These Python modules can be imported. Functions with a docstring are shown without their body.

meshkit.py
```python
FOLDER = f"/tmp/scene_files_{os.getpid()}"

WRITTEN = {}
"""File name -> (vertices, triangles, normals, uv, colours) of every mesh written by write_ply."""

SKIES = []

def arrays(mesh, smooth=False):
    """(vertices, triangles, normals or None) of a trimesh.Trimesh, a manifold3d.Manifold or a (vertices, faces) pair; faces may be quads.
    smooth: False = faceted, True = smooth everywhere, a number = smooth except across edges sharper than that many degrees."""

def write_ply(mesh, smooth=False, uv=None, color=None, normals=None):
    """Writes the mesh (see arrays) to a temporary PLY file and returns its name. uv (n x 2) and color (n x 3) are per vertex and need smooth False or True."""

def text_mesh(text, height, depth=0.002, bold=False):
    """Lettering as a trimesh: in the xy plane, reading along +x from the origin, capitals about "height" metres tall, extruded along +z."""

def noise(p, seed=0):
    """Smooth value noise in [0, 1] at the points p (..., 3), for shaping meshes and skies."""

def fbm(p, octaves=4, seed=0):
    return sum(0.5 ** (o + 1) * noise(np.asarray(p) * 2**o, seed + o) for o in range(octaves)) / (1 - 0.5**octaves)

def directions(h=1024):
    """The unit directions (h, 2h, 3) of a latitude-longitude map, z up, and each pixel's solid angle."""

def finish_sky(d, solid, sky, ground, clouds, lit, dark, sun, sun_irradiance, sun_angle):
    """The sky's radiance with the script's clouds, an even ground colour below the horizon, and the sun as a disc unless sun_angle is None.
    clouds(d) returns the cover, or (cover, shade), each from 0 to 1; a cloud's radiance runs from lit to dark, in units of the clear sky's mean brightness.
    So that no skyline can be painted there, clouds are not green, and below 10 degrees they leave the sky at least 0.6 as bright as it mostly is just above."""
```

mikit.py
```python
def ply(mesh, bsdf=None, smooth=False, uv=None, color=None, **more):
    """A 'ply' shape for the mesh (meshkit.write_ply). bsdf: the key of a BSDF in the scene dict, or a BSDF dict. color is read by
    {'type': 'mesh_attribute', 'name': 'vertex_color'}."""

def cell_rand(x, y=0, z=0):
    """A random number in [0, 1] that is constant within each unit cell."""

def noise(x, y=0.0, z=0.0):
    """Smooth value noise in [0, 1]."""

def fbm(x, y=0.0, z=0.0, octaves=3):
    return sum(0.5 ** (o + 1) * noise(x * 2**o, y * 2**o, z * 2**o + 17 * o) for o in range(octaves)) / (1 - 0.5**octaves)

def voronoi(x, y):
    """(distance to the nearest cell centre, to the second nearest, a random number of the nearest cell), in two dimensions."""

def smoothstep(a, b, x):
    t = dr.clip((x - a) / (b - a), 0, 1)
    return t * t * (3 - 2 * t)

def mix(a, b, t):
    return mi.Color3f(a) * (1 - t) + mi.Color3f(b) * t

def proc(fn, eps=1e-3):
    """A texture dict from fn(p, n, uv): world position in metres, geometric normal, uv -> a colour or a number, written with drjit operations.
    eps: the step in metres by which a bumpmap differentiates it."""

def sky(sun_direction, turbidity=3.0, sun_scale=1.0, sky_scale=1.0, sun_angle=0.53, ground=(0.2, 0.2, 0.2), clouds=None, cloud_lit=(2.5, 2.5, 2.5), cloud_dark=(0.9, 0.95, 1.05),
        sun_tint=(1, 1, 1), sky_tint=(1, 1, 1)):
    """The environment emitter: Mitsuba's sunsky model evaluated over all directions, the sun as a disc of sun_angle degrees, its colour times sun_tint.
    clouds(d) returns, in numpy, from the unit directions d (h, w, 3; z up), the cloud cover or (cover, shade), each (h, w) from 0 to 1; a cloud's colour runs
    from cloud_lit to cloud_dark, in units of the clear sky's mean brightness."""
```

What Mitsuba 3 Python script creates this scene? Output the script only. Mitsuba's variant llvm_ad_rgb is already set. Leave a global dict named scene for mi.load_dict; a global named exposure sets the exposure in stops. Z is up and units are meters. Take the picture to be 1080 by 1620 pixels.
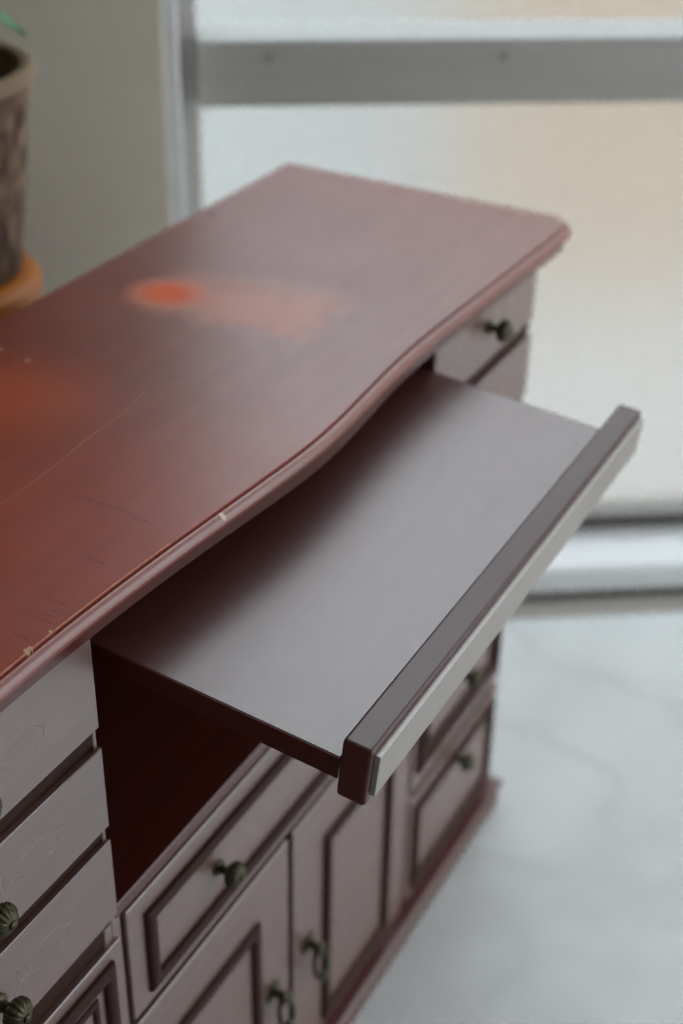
import math, random, numpy as np, trimesh, drjit as dr, mitsuba as mi, mikit
from mikit import proc, noise, fbm, smoothstep, mix
from scipy.interpolate import CubicSpline
import shapely.geometry as sg

# ------------------------------------------------------------------ camera, sky, exposure
# World: the sideboard's right front foot is the origin, x runs along its front to the right, y to its back, z up (floor z = 0).
CZ = 0.012
F_PX = 2252.0
RIGHT = np.array([0.48050919, -0.87683269, 0.01659349])
DOWN = np.array([-0.46062605, -0.26843619, -0.84602934])
FWD = np.array([0.74628048, 0.39888148, -0.53287804])
EYE = np.array([-1.39, -0.505, 1.38 + CZ])
T = mi.ScalarTransform4f
scene, labels = {}, {}
scene['camera'] = {
    'type': 'thinlens', 'fov': math.degrees(2 * math.atan(810 / F_PX)), 'fov_axis': 'y',
    'to_world': T().look_at(origin=EYE.tolist(), target=(EYE + FWD).tolist(), up=(-DOWN).tolist()),
    'aperture_radius': 0.0068, 'focus_distance': 0.95, 'near_clip': 0.05, 'far_clip': 100.0}
exposure = 3.12
SKY = 1.0
scene['sky'] = mikit.sky((0.3, -0.5, 0.8), turbidity=4.0, sun_scale=0.0, sky_scale=1.0, ground=(0.32, 0.31, 0.29),
                         # an overcast sky, brighter overhead than at the horizon
                         clouds=lambda d: (np.ones(d.shape[:2]), 1 - (1 + 2 * np.clip(d[..., 2], 0, 1)) / 3),
                         cloud_lit=(3.55, 3.81, 4.08), cloud_dark=(.05, .05, .05))

# ------------------------------------------------------------------ materials
def rgb(c): return {'type': 'rgb', 'value': [float(x) for x in c]}

def lacquer(color, rough, eta=1.9):
    return {'type': 'twosided', 'bsdf': {'type': 'principled', 'base_color': color if isinstance(color, dict) else rgb(color),
            'roughness': rough if isinstance(rough, dict) else float(rough), 'eta': eta}}

def plain(color, rough=0.6, spec=0.5, metallic=0.0):
    return {'type': 'twosided', 'bsdf': {'type': 'principled', 'base_color': color if isinstance(color, dict) else rgb(color),
            'roughness': float(rough), 'specular': float(spec), 'metallic': float(metallic)}}

RED = (0.135, 0.020, 0.011)

def seg(p, a, b):
    """distance in the xy plane from p to the segment ab"""
    ax, ay, bx, by = a[0], a[1], b[0], b[1]
    dx, dy = bx - ax, by - ay
    t = dr.clip(((p.x - ax) * dx + (p.y - ay) * dy) / (dx * dx + dy * dy), 0, 1)
    return dr.sqrt(dr.square(p.x - ax - t * dx) + dr.square(p.y - ay - t * dy))

SCRATCH = [(-.79, .124), (-.7348, .1264), (-.7123, .1245), (-.6805, .1264), (-.6558, .1278), (-.6324, .1307), (-.603, .1313), (-.5782, .1309), (-.5355, .1394)]
CHIPS = [(-.8609, -.0012, .0030), (-.8575, -.0015, .0022), (-.8379, -.0016, .0018), (-.5407, .2602, .0032), (-.5345, .294, .0028), (-.6625, -.0185, .0030)]
SCUFFS = [((-.8307, .0219), (-.8306, .004)), ((-.8102, .0244), (-.8107, .0068)), ((-.8197, .0126), (-.8185, -.0018)), ((-.8505, .0184), (-.8517, .0047)),
          ((-.6988, .0855), (-.6967, .0472)), ((-.6967, .0472), (-.7026, .0153)), ((-.7584, .0314), (-.7594, .0146)), ((-.5089, .1354), (-.4867, .1213)), ((-.825, .018), (-.8245, .006))]

def reflection_mask(p):
    """orange reflection of something at the window, painted into the top; soft edged"""
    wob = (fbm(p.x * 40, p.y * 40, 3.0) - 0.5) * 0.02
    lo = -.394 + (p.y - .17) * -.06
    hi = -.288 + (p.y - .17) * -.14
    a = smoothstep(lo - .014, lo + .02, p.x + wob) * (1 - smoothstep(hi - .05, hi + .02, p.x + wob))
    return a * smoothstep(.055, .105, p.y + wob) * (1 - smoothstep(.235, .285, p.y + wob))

def reflection_core(p):  # strongest part of the painted orange reflection
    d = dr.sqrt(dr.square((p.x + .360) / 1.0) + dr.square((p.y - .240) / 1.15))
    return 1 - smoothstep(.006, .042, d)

def top_color(p, n, uv):
    grain = fbm(p.x * 9, p.y * 70, p.z * 70, 3)
    cloud = fbm(p.x * 7, p.y * 7, 2.0, 3)
    c = mix((.150, .0165, .0085), (.220, .029, .0140), dr.clip(grain * .5 + cloud * .6, 0, 1))
    flat = smoothstep(.8385, .8415, p.z)
    c = c * (1 + .75 * flat * (1 - smoothstep(-.80, -.42, p.x + (cloud - .5) * .3)))      # left end painted redder, where the window sheen is missing
    c = mix(c, (.52, .150, .075), reflection_mask(p) * .75 * flat)  # orange window reflection put into the base colour
    c = mix(c, (.80, .125, .030), reflection_core(p) * .95 * flat)
    sheenless = 1 - smoothstep(.01, .10, dr.sqrt(dr.square(p.x + .60) + dr.square((p.y - .235) * .8)))  # red area that the window sheen misses, put into the colour
    c = mix(c, (.46, .060, .016), sheenless * .8 * flat)
    d = mi.Float(1.0)
    for a, b in zip(SCRATCH[:-1], SCRATCH[1:]):
        d = dr.minimum(d, seg(p, a, b))
    fade = .35 + .65 * noise(p.x * 60, 1.0, 2.0)
    c = mix(c, (.40, .20, .13), (1 - smoothstep(.0003, .0011, d)) * fade * flat * .8)
    jit = (noise(p.x * 900, p.y * 900, 5.0) - .5) * .0014
    for x, y, r in CHIPS:
        e = dr.sqrt(dr.square(p.x - x) + dr.square(p.y - y)) + jit
        c = mix(c, (.62, .42, .26), 1 - smoothstep(r * .55, r * .8, e))
    e = dr.sqrt(dr.square((p.x + .1604) / 1.5) + dr.square(p.y - .3174))
    c = mix(c, (.03, .012, .01), (1 - smoothstep(.003, .006, e)) * .9 * flat)
    # short dark scuffs near the front edge
    for k, (a, b) in enumerate(SCUFFS):
        w = .35 + .65 * noise(p.x * 300, p.y * 160, k * 3.0)
        c = mix(c, (.035, .010, .009), (1 - smoothstep(.0003, .0012, seg(p, a, b))) * .62 * w * flat)
    return c

def top_rough(p, n, uv):
    r = .36 + .06 * (fbm(p.x * 25, p.y * 25, 1.0, 2) - .5)
    flat = smoothstep(.8385, .8415, p.z)
    return r + reflection_core(p) * .5 * flat + reflection_mask(p) * .05 * flat

def body_color(p, n, uv):
    g = fbm(p.x * 6 + 3, p.y * 60, p.z * 60, 3)
    return mix((.060, .0095, .0058), (.095, .0155, .0092), g)

def front_color(p, n, uv):
    g = fbm(p.x * 8 + 3, p.y * 60, p.z * 90, 3)
    return mix((.106, .055, .045), (.134, .067, .055), g)

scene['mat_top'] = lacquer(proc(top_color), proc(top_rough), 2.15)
scene['mat_body'] = lacquer(proc(body_color), .36, 1.8)
scene['mat_front'] = lacquer(proc(front_color), .34, 2.5)
scene['mat_panel'] = lacquer((.225, .185, .16), .34, 2.5)
scene['mat_frieze'] = lacquer((.080, .0105, .0060), .24, 1.7)
scene['mat_rail'] = lacquer((.034, .012, .007), .5, 1.22)
scene['mat_bead'] = lacquer((.036, .013, .009), .45, 1.25)
def bar_color(p, n, uv):   # same wood: ends coloured redder and duller, for the side without sheen
    e = smoothstep(.5, .9, dr.abs(n.x))
    return mix((.050, .0085, .0065), (.095, .0125, .0065), e)
scene['mat_lip'] = lacquer(proc(bar_color), proc(lambda p, n, uv: .30 + .5 * smoothstep(.5, .9, dr.abs(n.x))), 1.62)
scene['mat_edge'] = lacquer((.085, .011, .006), .5, 1.33)
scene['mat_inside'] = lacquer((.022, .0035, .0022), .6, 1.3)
scene['mat_scroll'] = plain((.25, .165, .125), .38, .8)
scene['mat_worn'] = plain((.52, .27, .18), .5)
scene['mat_bronze'] = plain(proc(lambda p, n, uv: mix((.022, .022, .013), (.115, .104, .062), fbm(p.x * 260, p.y * 260, p.z * 260, 2))), .33, .5, .75)

def floor_color(p, n, uv):
    a = fbm(p.x * 3.2, p.y * 3.2, 4.0, 4)
    b = fbm(p.x * 11 + a * 4, p.y * 11, 9.0, 3)
    vein = 1 - smoothstep(.0, .05, dr.abs(fbm(p.x * 2.1 + 7, p.y * 2.1, 1.0, 4) - .5))
    c = mix((.55, .575, .57), (.69, .72, .72), dr.clip(a * .7 + b * .5, 0, 1))
    return mix(c, (.52, .54, .54), vein * .45)
scene['mat_floor'] = plain(proc(floor_color), .38, .5)
scene['mat_wall'] = plain(proc(lambda p, n, uv: mix((.79, .735, .63), (.83, .775, .67), fbm(p.x * 4, p.y * 4, p.z * 4))), .85, .2)
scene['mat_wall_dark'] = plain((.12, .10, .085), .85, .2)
scene['mat_ceiling'] = plain((.80, .80, .78), .9, .2)
scene['mat_white_metal'] = plain((.80, .82, .83), .42, .5)
scene['mat_grey_metal'] = plain(proc(lambda p, n, uv: mix((.43, .42, .39), (.49, .475, .445), fbm(p.x * 5, p.y * 5, p.z * 30))), .45, .5)
scene['mat_ledge'] = plain((.46, .47, .465), .5)
scene['mat_gap'] = plain((.10, .095, .085), .8)
scene['mat_strip'] = plain((.34, .32, .29), .8)
scene['mat_pane'] = {'type': 'principledthin', 'base_color': rgb((.86, .88, .88)), 'roughness': .50, 'spec_trans': .96, 'eta': 1.33, 'diff_trans': 1.6}
scene['mat_clear'] = {'type': 'thindielectric'}
scene['mat_screw'] = plain((.33, .33, .32), .5)
scene['mat_ground'] = plain((.50, .49, .47), .9, .2)
scene['mat_pale'] = plain((.66, .69, .70), .9, .2)
scene['mat_beige'] = plain((.72, .585, .455), .9, .2)
scene['mat_pot'] = plain(proc(lambda p, n, uv: mix((.070, .040, .028), (.30, .20, .145), smoothstep(.15, .85, fbm(p.x * 75, p.y * 75, p.z * 40, 3)))), .85, .2)
scene['mat_pot_rim'] = plain((.30, .22, .15), .8, .2)
scene['mat_soil'] = plain((.018, .012, .008), .95, .1)
scene['mat_saucer'] = plain((.62, .21, .045), .45, .5)
scene['mat_stool'] = plain((.36, .20, .10), .5)
scene['mat_leaf'] = {'type': 'twosided', 'bsdf': {'type': 'principled', 'base_color': rgb((.15, .36, .17)), 'roughness': .45}}
scene['mat_stem'] = plain((.20, .22, .08), .7)

# ------------------------------------------------------------------ helpers
def add(key, mesh, mat, smooth=False, shift=False, **more):
    if shift:
        if isinstance(mesh, tuple):
            mesh = (np.asarray(mesh[0], float) + [0, 0, CZ], mesh[1])
        else:
            mesh = mesh.copy(); mesh.apply_translation([0, 0, CZ])
    base, k = key, 0
    while key in scene:
        k += 1
        key = f'{base}_{k:03d}'
    scene[key] = mikit.ply(mesh, mat, smooth, **more)
    return key

USED = set()
def number(key):
    base, k = key, 0
    while key in USED or key in scene:
        k += 1
        key = f'{base}_{k:03d}'
    USED.add(key)
    return key

def box(x0, x1, y0, y1, z0, z1, c=0.0):
    if c <= 0:
        m = trimesh.creation.box(extents=[x1 - x0, y1 - y0, z1 - z0])
        m.apply_translation([(x0 + x1) / 2, (y0 + y1) / 2, (z0 + z1) / 2])
        return m
    pts = []
    lo, hi = (x0, y0, z0), (x1, y1, z1)
    for i in range(8):
        q = [hi[k] if i >> k & 1 else lo[k] for k in range(3)]
        s = [-1 if i >> k & 1 else 1 for k in range(3)]
        for k in range(3):
            pts.append([q[j] + (0 if j == k else s[j] * c) for j in range(3)])
    return trimesh.convex.convex_hull(np.array(pts))

def rbox(x0, x1, y0, y1, z0, z1, r, n=4):
    """box with rounded edges: hull of corner octant points"""
    a = np.linspace(0, math.pi / 2, n + 1)
    pts = []
    for i in range(8):
        s = [1 if i >> k & 1 else -1 for k in range(3)]
        cen = [(x1 - r) if s[0] > 0 else (x0 + r), (y1 - r) if s[1] > 0 else (y0 + r), (z1 - r) if s[2] > 0 else (z0 + r)]
        for u in a:
            for v in a:
                d = (math.cos(u) * math.cos(v), math.cos(u) * math.sin(v), math.sin(u))
                pts.append([cen[k] + s[k] * r * d[k] for k in range(3)])
    return trimesh.convex.convex_hull(np.array(pts))

def grid(P, close_u=False):
    """P (nu, nv, 3) -> vertices, triangles"""
    nu, nv = P.shape[:2]
    i, j = np.meshgrid(np.arange(nu if close_u else nu - 1), np.arange(nv - 1), indexing='ij')
    a, b = i * nv + j, ((i + 1) % nu) * nv + j
    q = np.stack([a, b, b + 1, a + 1], -1).reshape(-1, 4)
    return P.reshape(-1, 3), np.vstack([q[:, [0, 1, 2]], q[:, [0, 2, 3]]])

def tube(points, radius, sides=8):
    p = np.asarray(points, float)
    r = np.broadcast_to(radius, (len(p),))
    t = np.gradient(p, axis=0); t /= np.linalg.norm(t, axis=1, keepdims=True) + 1e-12
    a = np.cross(t, [0.31, 0.62, 0.72]); a /= np.linalg.norm(a, axis=1, keepdims=True)
    b = np.cross(t, a)
    ang = np.arange(sides) * 2 * math.pi / sides
    P = p[:, None] + r[:, None, None] * (np.cos(ang)[None, :, None] * a[:, None] + np.sin(ang)[None, :, None] * b[:, None])
    v, f = grid(P.transpose(1, 0, 2), close_u=True)
    n = len(p)
    v = np.vstack([v, p[0], p[-1]])
    k = np.arange(sides)
    f = np.vstack([f, np.stack([(k + 1) % sides * n, k * n, k * 0 + sides * n], 1), np.stack([k * n + n - 1, (k + 1) % sides * n + n - 1, k * 0 + sides * n + 1], 1)])
    m = trimesh.Trimesh(v, f, process=False); m.fix_normals()
    return m

def lathe(profile, n=48, mod=None):
    """profile [(r, h)] round the z axis"""
    th = np.arange(n) * 2 * math.pi / n
    P = np.zeros((n, len(profile), 3))
    for j, (r, h) in enumerate(profile):
        rr = r * (np.ones(n) if mod is None else mod(th, j))
        P[:, j] = np.stack([rr * np.cos(th), rr * np.sin(th), np.full(n, h)], 1)
    return grid(P, close_u=True)

def bead_frame(x0, x1, z0, z1, w=.014, h=.006, y=0.0):
    """raised half-round moulding round a rectangle on the plane y, mitred at the corners"""
    prof = []
    for k in range(9):
        a = math.pi * k / 8
        prof.append((w / 2 * (1 - math.cos(a)), h * math.sin(a) ** .75))
    vs, fs = [], []
    sides = [((x0, z0), (x1, z0), (1, 1), (-1, 1)), ((x1, z0), (x1, z1), (-1, 1), (-1, -1)), ((x1, z1), (x0, z1), (-1, -1), (1, -1)), ((x0, z1), (x0, z0), (1, -1), (1, 1))]
    for a, b, da, db in sides:   # separate strips keep the mitres crisp
        P = np.array([[[q[0] + dq[0] * d, y - hh, q[1] + dq[1] * d] for d, hh in prof] for q, dq in ((a, da), (b, db))])
        v, f = grid(P)
        fs.append(f[:, ::-1] + sum(map(len, vs))); vs.append(v)
    return np.vstack(vs), np.vstack(fs)

# ------------------------------------------------------------------ the room: s along the window wall, t from it into the room
W = np.array([.563988, -.825783, 0]); N = np.array([W[1], -W[0], 0])
P0 = np.array([.54458836, .03067066, 0])
ROOM = np.eye(4); ROOM[:3, 0] = W; ROOM[:3, 1] = N; ROOM[:3, 2] = [0, 0, 1]; ROOM[:3, 3] = P0
def room(m):
    if isinstance(m, tuple):
        m = trimesh.Trimesh(m[0], m[1], process=False)
    m = m.copy(); m.apply_transform(ROOM)
    if np.linalg.det(ROOM[:3, :3]) < 0: m.invert()
    return m
def rb(s0, s1, t0, t1, z0, z1, c=0.0): return room(box(s0, s1, t0, t1, z0, z1, c))
def struct(key, mesh, mat, smooth=False, label=None):
    k = add(key, mesh, mat, smooth)
    if '__' not in k:
        labels[k] = {'kind': 'structure'}
        if label: labels[k]['label'] = label
    return k

SL, SR, TB, H = -2.4, 1.9, 4.0, 3.1
struct('floor', rb(SL - .1, SR + .1, -.002, TB + .1, -.08, 0), 'mat_floor', label='pale grey marbled floor')
struct('ceiling', rb(SL - .1, SR + .1, -.25, TB + .1, H, H + .08), 'mat_ceiling')
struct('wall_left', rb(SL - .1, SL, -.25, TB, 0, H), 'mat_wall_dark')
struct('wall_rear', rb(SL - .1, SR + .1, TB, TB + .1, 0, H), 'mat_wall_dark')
struct('wall_window', rb(SL, -.690, -.20, 0, 0, H), 'mat_wall', label='greige wall beside the frosted window')
struct('wall_window_above', rb(-.690, SR, -.20, 0, 2.90, H), 'mat_wall')
struct('trim_1', rb(-.690, SR, .004, .052, -.001, .0025), 'mat_strip', label='dull brown-grey strip at the foot of the window')  # brown-grey strip on the floor along the window
struct('trim_2', rb(-.690, SR, -.03, .004, -.002, .012), 'mat_gap', label='dark gap under the window sill')
# right side: unseen opening added to let in daylight, two posts and a header
struct('wall_right', rb(SR, SR + .1, -.2, .25, 0, H), 'mat_wall')
struct('wall_right_far', rb(SR, SR + .1, 3.5, TB, 0, H), 'mat_wall')
struct('wall_right_header', rb(SR, SR + .1, .25, 3.5, 2.35, H), 'mat_wall')

# the window
labels['window_1'] = {'kind': 'structure', 'label': 'frosted glass window in a white and grey metal frame'}
TP = -.125
add('window_1__sill', rb(-.690, SR, TP - .04, 0.0, .010, .060, .004), 'mat_white_metal')
add('window_1__jamb', rb(-.690, -.668, TP - .04, -.01, .060, 2.90, .003), 'mat_white_metal')
add('window_1__head', rb(-.690, SR, TP - .04, -.02, 2.86, 2.90, .003), 'mat_white_metal')
add('window_1__stile', rb(-.668, -.643, TP - .025, TP + .022, .072, 2.86, .003), 'mat_grey_metal')
add('window_1__stile', rb(.86, .92, TP - .025, TP + .022, .072, 2.86, .003), 'mat_grey_metal')
add('window_1__bottom_rail', rb(-.643, SR, TP - .025, TP + .018, .090, .116, .004), 'mat_grey_metal')
add('window_1__track', rb(-.668, SR, TP - .03, TP + .005, .060, .090), 'mat_gap')
mr = add('window_1__middle_rail', rb(-.643, SR, TP - .02, TP + .055, .813, .9005, .003), 'mat_grey_metal')
add('window_1__ledge', rb(-.643, SR, TP - .055, TP + .0535, .9005, .9030, .001), 'mat_ledge')
for s in (-.545, -.22, .12):
    d = trimesh.creation.cylinder(.006, .003, sections=20); d.apply_transform(trimesh.transformations.rotation_matrix(math.pi / 2, [1, 0, 0])); d.apply_translation([s, TP + .0555, .880])
    add('window_1__middle_rail__screw', room(d), 'mat_screw')
add('window_1__top_rail', rb(-.643, SR, TP - .06, TP + .022, 1.72, 1.78, .004), 'mat_grey_metal')
def sheet(s0, s1, z0, z1, t):
    return room(trimesh.Trimesh([[s0, t, z0], [s1, t, z0], [s1, t, z1], [s0, t, z1]], [[0, 1, 2], [0, 2, 3]], process=False))
for s0, s1 in ((-.645, .862), (.918, SR)):
    for z0, z1, t in ((.114, .83, TP), (.902, 1.722, TP - .045)):
        add('window_1__pane', sheet(s0, s1, z0, z1, t), 'mat_pane')
    add('window_1__added_clear_pane', sheet(s0, s1, 1.778, 2.862, TP), 'mat_clear')  # unseen clear upper glazing, added to send sky light onto the tray

# outside
struct('ground_outside', rb(-12, 12, -12, 14, -.16, -.09), 'mat_ground')
struct('wall_outside_added', rb(-4, -.02, -1.7, -1.55, -.1, 1.9), 'mat_pale', label='pale grey wall added outside the window to dim it')  # unseen wall, added to dim the left panes
struct('wall_outside', rb(-.02, 6, -1.7, -1.55, -.1, 1.9), 'mat_beige', label='low beige garden wall outside the window')

# ------------------------------------------------------------------ the sideboard
SB = 'sideboard'
labels[SB] = {'label': 'dark red lacquered sideboard with a bowed top, drawers, doors and pulled-out tray', 'category': 'sideboard'}
LX, RX = -1.063, 0.0
YB = .318

# top: moulded slab, serpentine front
gx = np.array([-1.12, -1.00, -.889, -.85, -.80, -.716, -.656, -.595, -.56, -.533, -.489, -.451, -.413, -.357, -.292, -.228, -.144, -.068, .04])
gy = np.array([-.002, -.002, -.0028, -.003, -.0045, -.0095, -.0145, -.0195, -.0218, -.0226, -.0215, -.019, -.0163, -.0136, -.0138, -.0160, -.0190, -.0215, -.0235])
groove = CubicSpline(gx, gy)
INS = .0080
xr, xl, rc = .037, -1.098, .037
path = []
yb = .3345
path += [(xr, y) for y in np.linspace(yb, .03, 12)]
yf_r = float(groove(xr - rc)) - INS
for a in np.linspace(0, math.pi / 2, 14):
    path.append((xr - rc + rc * math.cos(a), yf_r + rc - rc * math.sin(a)))
for x in np.linspace(xr - rc, xl + rc, 150)[1:-1]:
    path.append((x, float(groove(x)) - INS))
yf_l = float(groove(xl + rc)) - INS
for a in np.linspace(math.pi / 2, 0, 14):
    path.append((xl + rc - rc * math.cos(a), yf_l + rc - rc * math.sin(a)))
path += [(xl, y) for y in np.linspace(.03, yb, 12)]
path = np.array(path)
tan = np.gradient(path, axis=0); tan /= np.linalg.norm(tan, axis=1, keepdims=True)
inw = np.stack([tan[:, 1], -tan[:, 0]], 1)
if inw[80, 1] < 0: inw = -inw
def ring(d, z): 
    q = path + inw * d
    q[[0, -1], 1] = yb
    return np.column_stack([q, np.full(len(q), z)])
def strip(prof):
    return grid(np.stack([ring(d, z) for d, z in prof], 1))
ZT = .830
parts = [strip([(INS, ZT), (INS - .0002, ZT - .0034)]),
         strip([(INS - .0002, ZT - .0034), (.0070, ZT - .0034)]),
         strip([(.0070, ZT - .0034), (.0066, ZT - .0023), (.0054, ZT - .0022), (.0038, ZT - .0030), (.0022, ZT - .0044), (.0009, ZT - .0064), (.0002, ZT - .0083), (0, ZT - .0096), (.0003, ZT - .0110), (.0013, ZT - .0125), (.0030, ZT - .0136), (.0050, ZT - .0140)]),
         strip([(.0050, ZT - .0140), (.0120, ZT - .0141)])]
NST = len(parts)
inner = ring(INS, ZT)
under = ring(.0120, ZT - .0141)
def cap(loop, up):
    poly = sg.Polygon(loop[:, :2])
    v, f = trimesh.creation.triangulate_polygon(poly, engine='earcut')
    v = np.column_stack([v, np.full(len(v), loop[0, 2])])
    nrm = np.cross(v[f[:, 1]] - v[f[:, 0]], v[f[:, 2]] - v[f[:, 0]])[:, 2].sum()
    return v, (f if (nrm > 0) == up else f[:, ::-1])
parts += [cap(inner, True), cap(under, False)]
back = np.array([ring(d, z)[i] for i in (0, -1) for d, z in [(INS, ZT), (0, ZT - .0096), (.0120, ZT - .0141)]])
parts.append((back, np.array([[0, 3, 5], [0, 5, 2], [0, 2, 1], [3, 4, 5]])))
def orient(v, f, out):
    return v, f
vs, fs = [], []
for v, f in parts:
    fs.append(np.asarray(f) + sum(map(len, vs))); vs.append(np.asarray(v))
# strips: make their normals point outward
def face_dir(v, f): return np.cross(v[f[:, 1]] - v[f[:, 0]], v[f[:, 2]] - v[f[:, 0]])
off = 0
for k in range(NST):
    v, f = parts[k]
    nr = face_dir(v, f)
    c = v[f].mean(1)
    outward = np.column_stack([c[:, 0] + .53, (c[:, 1] - .15), c[:, 2] * 0])
    if (nr * outward).sum() < 0: fs[k] = fs[k][:, ::-1]
tv, tf = np.vstack(vs), np.vstack(fs)
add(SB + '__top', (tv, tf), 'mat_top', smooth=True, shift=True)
# frieze board under the slab, following the same curve
def fring(d, dz):
    q = ring(d, ZT - dz)
    if dz > .02: q[:, 2] -= .0042 * np.exp(-((q[:, 0] + .50) / .13) ** 2) * (q[:, 1] < .02)   # the board is a little deeper in the middle of the bow
    return q
def fstrip(prof): return grid(np.stack([fring(d, dz) for d, dz in prof], 1))
fz = [fstrip([(.0064, .0141), (.0064, .0255)]), fstrip([(.0064, .0255), (.0072, .0264), (.0220, .0265)])]
fv, ff = [], []
for v, f in fz:
    c = v[f].mean(1)
    out = np.column_stack([c[:, 0] + .53, c[:, 1] - .15, c[:, 2] * 0])
    if (face_dir(v, f) * out).sum() < 0: f = f[:, ::-1]
    ff.append(f + sum(map(len, fv))); fv.append(v)
add(SB + '__frieze', (np.vstack(fv), np.vstack(ff)), 'mat_frieze', smooth=True, shift=True)
# the bright chipped line along the step of the moulding, left part
xs = np.linspace(-1.06, -.62, 160)
rs = np.random.RandomState(4)
wv = .00042 * (0.6 + .8 * rs.rand(len(xs))) * np.clip((-.62 - xs) / .12, .12, 1)
pts = np.column_stack([xs, groove(xs) + .00005, np.full(len(xs), ZT - .0002)])
add(SB + '__top__worn_edge', tube(pts, wv, 6), 'mat_worn', smooth=60, shift=True)
labels[SB + '__top__worn_edge'] = {'label': 'pale chipped line along the moulded edge'}

def sb(name, mesh, mat='mat_body', smooth=False): return add(SB + '__' + name, mesh, mat, smooth, shift=True)
FLOOR = -CZ
# carcass
YR = .0075          # recessed face of rails and carcass behind the overlay fronts
sb('side_panel', box(LX + .002, LX + .018, YR, YB, FLOOR + .02, .815, .001))
sb('side_panel', box(RX - .018, RX - .002, YR, YB, FLOOR + .02, .815, .001))
PL, PR = (-.813, -.7985), (-.2595, -.245)
for a, b in (PL, PR):
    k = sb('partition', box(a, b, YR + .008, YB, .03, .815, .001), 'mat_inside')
    e = (b - .0038, b) if a < -.5 else (a, a + .0038)
    add(k + '__edge', box(e[0], e[1], .0030, YR + .0079, .03, .815, .0006), 'mat_front', shift=True)
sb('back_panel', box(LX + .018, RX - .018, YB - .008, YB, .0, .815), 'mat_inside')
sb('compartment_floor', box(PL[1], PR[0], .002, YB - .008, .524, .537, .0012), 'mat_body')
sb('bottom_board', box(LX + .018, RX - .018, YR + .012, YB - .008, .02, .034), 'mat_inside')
# carcass stiles beside the centre bay below the compartment
sb('stile', box(PL[0] + .001, -.7905, .0035, .03, .03, .524, .0012), 'mat_front')
sb('stile', box(-.2685, PR[1] - .001, .0035, .03, .03, .524, .0012), 'mat_front')
# plinth with a ledge
sb('plinth', trimesh.util.concatenate([box(LX - .006, RX + .010, -.013, YB, FLOOR, .016, .003)]), 'mat_body')
sb('plinth_moulding', box(LX - .010, RX + .014, -.017, YB, .016, .026, .004), 'mat_body')

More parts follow.
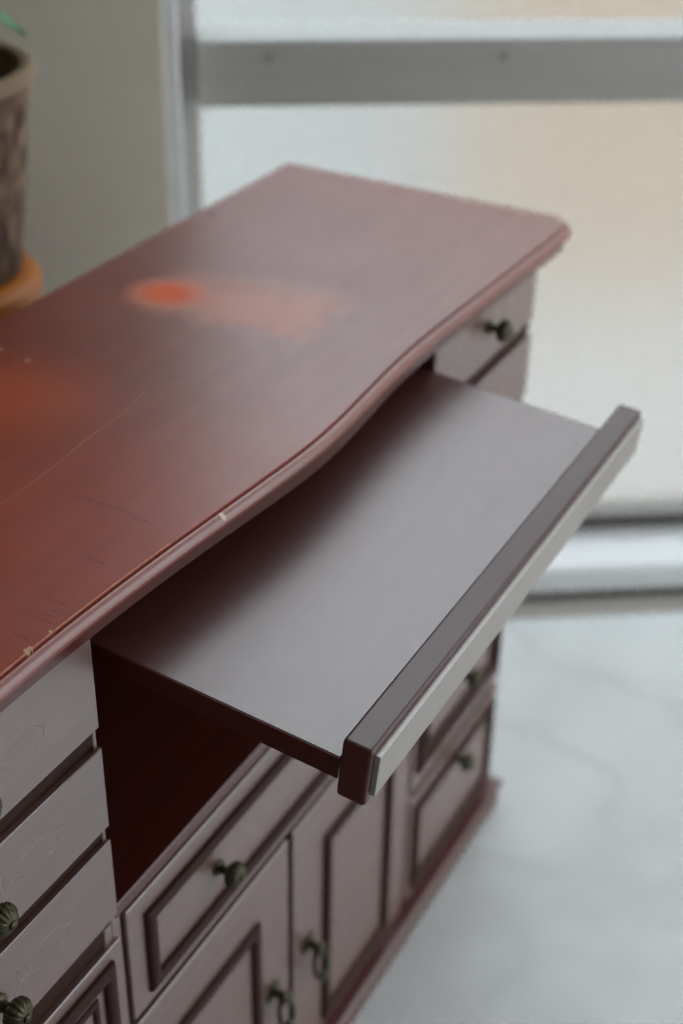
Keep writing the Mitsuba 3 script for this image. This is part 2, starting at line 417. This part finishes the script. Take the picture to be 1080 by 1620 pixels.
# rails between the fronts
for x0, x1 in ((LX + .001, PL[1] - .004), (PR[0] + .004, RX - .001)):
    sb('rail', box(x0, x1, .0030, .03, .8010, .8150, .0004), 'mat_front')
    for z0, z1 in ( (.7005, .719), (.610, .625), (.504, .532), (.197, .213)):
        zc, hh = (z0 + z1) / 2, (z1 - z0) / 2 - .0012
        pr = [(.03, zc - hh)] + [(.0035 + .0022 * (1 - math.cos(b)), zc + hh * math.sin(b)) for b in np.linspace(-1.45, 1.45, 9)] + [(.03, zc + hh)]
        P = np.array([[[x, y, z] for y, z in pr] for x in (x0, x1)])
        v, f = grid(P)
        sb('rail', (v, f), 'mat_rail', 40)
sb('rail', box(PL[1], PR[0], YR, .03, .385, .395, .001), 'mat_rail')

KN = [(.0070, 0), (.0078, .0012), (.0068, .0026), (.0046, .004), (.0040, .0075), (.0048, .0096), (.0086, .0112), (.0114, .0134), (.0123, .0160), (.0119, .0190), (.0102, .0215), (.0078, .0236), (.0045, .0246), (.0034, .0250), (.0034, .0262), (.0022, .0272), (.0, .0275)]
def knob_mod(th, j):
    h = KN[j][1]
    w = 1.0 if .0095 < h < .0242 else 0.0
    return 1 - .15 * w * (1 - np.abs(np.sin(th * 6.5 * 13 / 13)) ** .55)
kv, kf = lathe(KN, 104, lambda th, j: 1 - (.17 if .0095 < KN[j][1] < .0244 else 0) * (1 - np.abs(np.sin(th * 7)) ** .6))
kv = np.column_stack([kv[:, 0], -kv[:, 2], kv[:, 1]])
def knob(parent, x, z, y=0.0, tw=0.0):
    c, s = math.cos(tw), math.sin(tw)
    v = np.column_stack([kv[:, 0] * c - kv[:, 2] * s, kv[:, 1], kv[:, 0] * s + kv[:, 2] * c]) + [x, y, z]
    m = trimesh.Trimesh(v, kf, process=False)
    if m.volume < 0: m.invert()
    k = add(parent + '__knob', m, 'mat_bronze', 35, shift=True)
    labels[k] = {'label': 'fluted dark bronze knob'}
    return k

STEM = [(-.9189, .5619), (-.9132, .5630), (-.9078, .5672), (-.9011, .5690), (-.8958, .5733), (-.8903, .5780), (-.8842, .5811), (-.8763, .5829), (-.8686, .5828), (-.8613, .5796), (-.856, .5755), (-.8493, .5738), (-.8455, .5765)]
CURL = [(-.858, .5772), (-.8535, .5735), (-.8530, .5690), (-.8560, .5635), (-.8607, .5622), (-.8646, .5633)]
LEAVES = [[(-.9070, .5680), (-.9090, .5745), (-.9084, .5811), (-.9055, .5760)], [(-.9011, .5690), (-.8950, .5660), (-.8880, .5640), (-.8925, .5690)]]
def ribbon(line, w0, w1, y):
    p = np.array(line); k = np.arange(len(p))
    q = CubicSpline(k, p)(np.linspace(0, len(p) - 1, 40))
    t = np.gradient(q, axis=0); t /= np.linalg.norm(t, axis=1, keepdims=True)
    nn = np.stack([-t[:, 1], t[:, 0]], 1); w = np.linspace(w0, w1, len(q))[:, None]
    a, b = q + nn * w, q - nn * w
    P = np.stack([np.column_stack([a[:, 0], a[:, 0] * 0 + y + .0003, a[:, 1]]), np.column_stack([q[:, 0], q[:, 0] * 0 + y - .00025, q[:, 1]]), np.column_stack([b[:, 0], b[:, 0] * 0 + y + .0003, b[:, 1]])], 1)
    return grid(P)
def scroll(parent, xc, zc, scale=1.0, mat='mat_scroll', src=(-.93, .571)):
    vs, fs = [], []
    for mirror in (1, -1):
        for line, w0, w1 in [(STEM, .0008, .0013), (CURL, .0010, .0014), (LEAVES[0], .0008, .0004), (LEAVES[1], .0008, .0004)]:
            q = [(xc + mirror * (x - src[0]) * scale, zc + (z - src[1]) * scale) for x, z in line]
            v, f = ribbon(q, w0 * scale, w1 * scale, 0.0)
            fs.append((f if mirror > 0 else f[:, ::-1]) + sum(map(len, vs))); vs.append(v)
    k = add(parent + '__painted_scroll', (np.vstack(vs), np.vstack(fs)), mat, False, shift=True)
    labels[k] = {'label': 'faint pale painted scroll'}

def front(kind, x0, x1, z0, z1, mould=None, mat='mat_front'):
    k = add(SB + '__' + kind, box(x0, x1, 0, YR - .0003, z0, z1, .0016 if z1 > .8 else .0008), mat, shift=True)
    if mould:
        add(k + '__moulding', bead_frame(*mould), 'mat_bead', 50, shift=True)
    return k

# outer bays: three flat drawers, a panelled drawer, a small panelled door
for bx0, bx1 in ((LX, -.797), (-.260, -.001)):
    xc = (bx0 + bx1) / 2
    left = bx0 < -.5
    for i, (z0, z1) in enumerate(((.7185, .8008), (.6245, .7005), (.5315, .6105))):
        d = front('drawer', bx0, bx1, z0, z1)
        knob(d, xc, (z0 + z1) / 2, tw=.07 * i)
        scroll(d, xc, (z0 + z1) / 2)
    m = (bx0 + .012, bx1 - .012, .235, .492)
    d = front('drawer', bx0, bx1, .2125, .5045, m)
    add(d + '__moulding', bead_frame(m[0] + .022, m[1] - .022, m[2] + .022, m[3] - .022, .007, .003), 'mat_bead', 50, shift=True)
    knob(d, xc, .303)
    m = (bx0 + .012, bx1 - .012, .046, .182)
    d = front('door', bx0, bx1, .030, .1975, m)
    knob(d, xc, .170)
# centre bay
d = front('drawer', -.788, -.269, .3955, .5222, (-.767, -.290, .409, .502))
for x in (-.660, -.397): knob(d, x, .457)
scroll(d, -.528, .457, 1.0)
for x0, x1, px in ((-.788, -.5405, -.573), (-.5315, -.269, -.502)):
    w = (-.731, -.597) if x0 < -.6 else (-.470, -.314)
    d = front('door', x0, x1, .030, .3860, (w[0], w[1], .046, .328))
    scroll(d, (w[0] + w[1]) / 2, .19, .7)
    post, pf = lathe([(.0125, 0), (.0125, .0015), (.009, .003), (.0045, .004), (.0045, .013), (.0075, .0145), (.0080, .017), (.005, .0195), (0, .020)], 32)
    post = np.column_stack([post[:, 0] + px, -post[:, 2], post[:, 1] + .203])
    pm = trimesh.Trimesh(post, pf, process=False)
    if pm.volume < 0: pm.invert()
    a = np.linspace(0, 2 * math.pi, 28)
    ringp = np.column_stack([px + .011 * np.sin(a) * (1 - .35 * np.cos(a)), -.0115 + .004 * (np.cos(a) - 1) , .182 + .019 * np.cos(a)])
    dm = tube(ringp, .0028, 10)
    tip = trimesh.creation.icosphere(3, .0052); tip.apply_scale([1, 1, 1.3]); tip.apply_translation([px, -.0195, .162])
    k = add(d + '__drop_pull', trimesh.util.concatenate([pm, dm, tip]), 'mat_bronze', 40, shift=True)
    labels[k] = {'label': 'dark bronze drop pull'}
sb('partition', box(-.5405, -.5315, YR + .02, YB - .008, .034, .385), 'mat_inside')

# ------------------------------------------------------------------ pulled-out tray, sagging a little towards the front
SAG = math.radians(5.3)
RT = trimesh.transformations.rotation_matrix(SAG, [1, 0, 0])
RT = trimesh.transformations.translation_matrix([0, -.176, .7490 + CZ]) @ trimesh.transformations.rotation_matrix(math.radians(-.25), [0, 1, 0], [-.5, 0, 0]) @ RT
def tr(m): m = m.copy(); m.apply_transform(RT); return m
TRAY = SB + '__pull_out_tray'
labels[TRAY] = {'label': 'pulled-out tray with a raised front bar'}
scene[TRAY] = mikit.ply(tr(box(-.7695, -.2635, 0.0, .42, -.0185, 0, .0008)), 'mat_tray', False)
scene['mat_tray'] = lacquer(proc(lambda p, n, uv: mix((.058, .0100, .0078), (.080, .0140, .0110), fbm(p.x * 7, p.y * 50, p.z * 50, 3))), .40, 2.6)
for x0, x1 in ((-.7703, -.7695), (-.2635, -.2627)):
    add(TRAY + '__sheenless_edge', tr(box(x0, x1, 0.0, .42, -.0185, -.0004)), 'mat_edge')  # added strips: missing sheen of the tray sides put into a dark red
add(TRAY + '__front_bar', tr(rbox(-.7795, -.2515, -.0260, -.0040, -.0235, .0265, .0032)), 'mat_lip', 30)
labels[TRAY + '__front_bar'] = {'label': 'dark raised bar along the front of the tray'}
add(TRAY + '__front_panel', tr(box(-.7745, -.2560, -.0300, -.0255, -.0150, .0205, .0005)), 'mat_panel')

# ------------------------------------------------------------------ potted plant on a stool behind the sideboard
PC = (-.957, .30)
def at_room(m, z): 
    m = m if not isinstance(m, tuple) else trimesh.Trimesh(m[0], m[1], process=False)
    m = m.copy(); m.apply_translation([PC[0], PC[1], z])
    m = room(m)
    return m
def turn(prof, n=64, mod=None):
    m = trimesh.Trimesh(*lathe(prof, n, mod), process=False)
    if m.volume < 0: m.invert()
    return m
ZS = .690
labels['stool'] = {'label': 'wooden stool behind the sideboard under the potted plant', 'category': 'stool'}
add('stool__seat', at_room(turn([(0, .660), (.100, .660), (.108, .664), (.108, .684), (.104, ZS), (0, ZS)]), 0), 'mat_stool', 30)
for k in range(4):
    a = math.pi / 4 + k * math.pi / 2
    leg = tube([(.075 * math.cos(a), .075 * math.sin(a), .665), (.115 * math.cos(a), .115 * math.sin(a), .0)], [.015, .012], 12)
    add('stool__leg', at_room(leg, 0), 'mat_stool', 40)
labels['saucer'] = {'label': 'orange saucer under the brown plant pot', 'category': 'saucer'}
add('saucer', at_room(turn([(0, 0), (.106, 0), (.114, .003), (.120, .020), (.119, .034), (.112, .0425), (.104, .0445), (0, .0445)], 64), ZS), 'mat_saucer', 30)
labels['potted_plant'] = {'label': 'green plant in a rough brown pot at the left edge behind the sideboard', 'category': 'potted plant'}
ZP = ZS + .0450
th_ = np.linspace(0, 1, 40)
prof = [(0, 0), (.094, 0), (.099, .004)] + [(.099 + .029 * u, .004 + .212 * u) for u in th_[1:]]
prof += [(.1310, .218), (.1330, .224), (.1330, .234), (.1290, .237), (.1220, .236), (.1190, .228), (.1120, .190), (0, .190)]
pot = turn(prof, 120)
v = pot.vertices.copy(); r = np.hypot(v[:, 0], v[:, 1])
import meshkit
b = (meshkit.fbm(v * [55, 55, 30], 3) - .5) * .006 * ((v[:, 2] > .004) & (v[:, 2] < .216) & (r > .09))
v[:, :2] *= (1 + b / np.maximum(r, .01))[:, None]; pot.vertices = v
add('potted_plant__pot', at_room(pot, ZP), 'mat_pot', 50)
add('potted_plant__pot__rim', at_room(turn([(.1300, .2200), (.1345, .2225), (.1350, .234), (.1300, .2385), (.1210, .2375), (.1200, .232), (.1300, .2200)], 96), ZP), 'mat_pot_rim', 40)
soil = turn([(0, .191), (.112, .191), (.114, .204), (.06, .210), (0, .212)], 48)
add('potted_plant__soil', at_room(soil, ZP), 'mat_soil', 60)
rng = random.Random(3)
def leaf(base, direction, length, width, droop):
    u = np.array(direction, float); u /= np.linalg.norm(u)
    side = np.cross(u, [0, 0, 1]); side /= np.linalg.norm(side) + 1e-9
    up = np.cross(side, u)
    P = np.zeros((13, 5, 3))
    for i in range(13):
        a = i / 12
        w = width * math.sin(math.pi * min(1, a * .98 + .02)) ** .8
        for j in range(5):
            b = (j - 2) / 2
            P[i, j] = np.array(base) + u * length * a + np.array([0, 0, -droop * length * a * a]) + side * w * b + up * (.18 * width * b * b)
    v, f = grid(P)
    n_ = len(v)
    v2 = v - up * .0006
    return np.vstack([v, v2]), np.vstack([f, f[:, ::-1] + n_])
for k in range(26):
    a = k * 2.4 + .3
    lean = .05 + .20 * rng.random()
    h = .20 + .52 * rng.random()
    b0 = np.array([.045 * math.cos(a), .045 * math.sin(a), .208])
    b1 = b0 + [lean * math.cos(a) + .05 * (h > .35), lean * math.sin(a), h]
    b1[1] = max(b1[1], -.16)
    if h < .33: b1[0] = min(b1[0], -.03)
    mid = (b0 + b1) / 2 + [0, 0, .03]
    q = CubicSpline([0, 1, 2], [b0, mid, b1])(np.linspace(0, 2, 12))
    add('potted_plant__stem', at_room(tube(q, .003, 8), ZP), 'mat_stem', 60)
    for da in (-1.9, -.75, .1, .9, 2.0):
        dd = (math.cos(a + da), math.sin(a + da), .5 - .4 * rng.random())
        L = .10 + .06 * rng.random()
        v, f = leaf(b1, dd, L, .030, .5)
        low = v[v[:, 2] < .36]
        if v[:, 1].min() < -.25 or (len(low) and low[:, 0].max() > .085): continue
        add('potted_plant__leaf', at_room((v, f), ZP), 'mat_leaf', True)
for dd, L, wd in (((1.0, .10, -.30), .074, .017), ((.9, .9, .1), .06, .016), ((1.0, -.7, .3), .05, .015)):
    add('potted_plant__leaf', at_room(leaf((.062, .02, .312), dd, L, wd, .25), ZP), 'mat_leaf', True)
add('potted_plant__stem', at_room(tube([(.03, .01, .208), (.045, .015, .27), (.062, .02, .312)], .003, 8), ZP), 'mat_stem', 60)
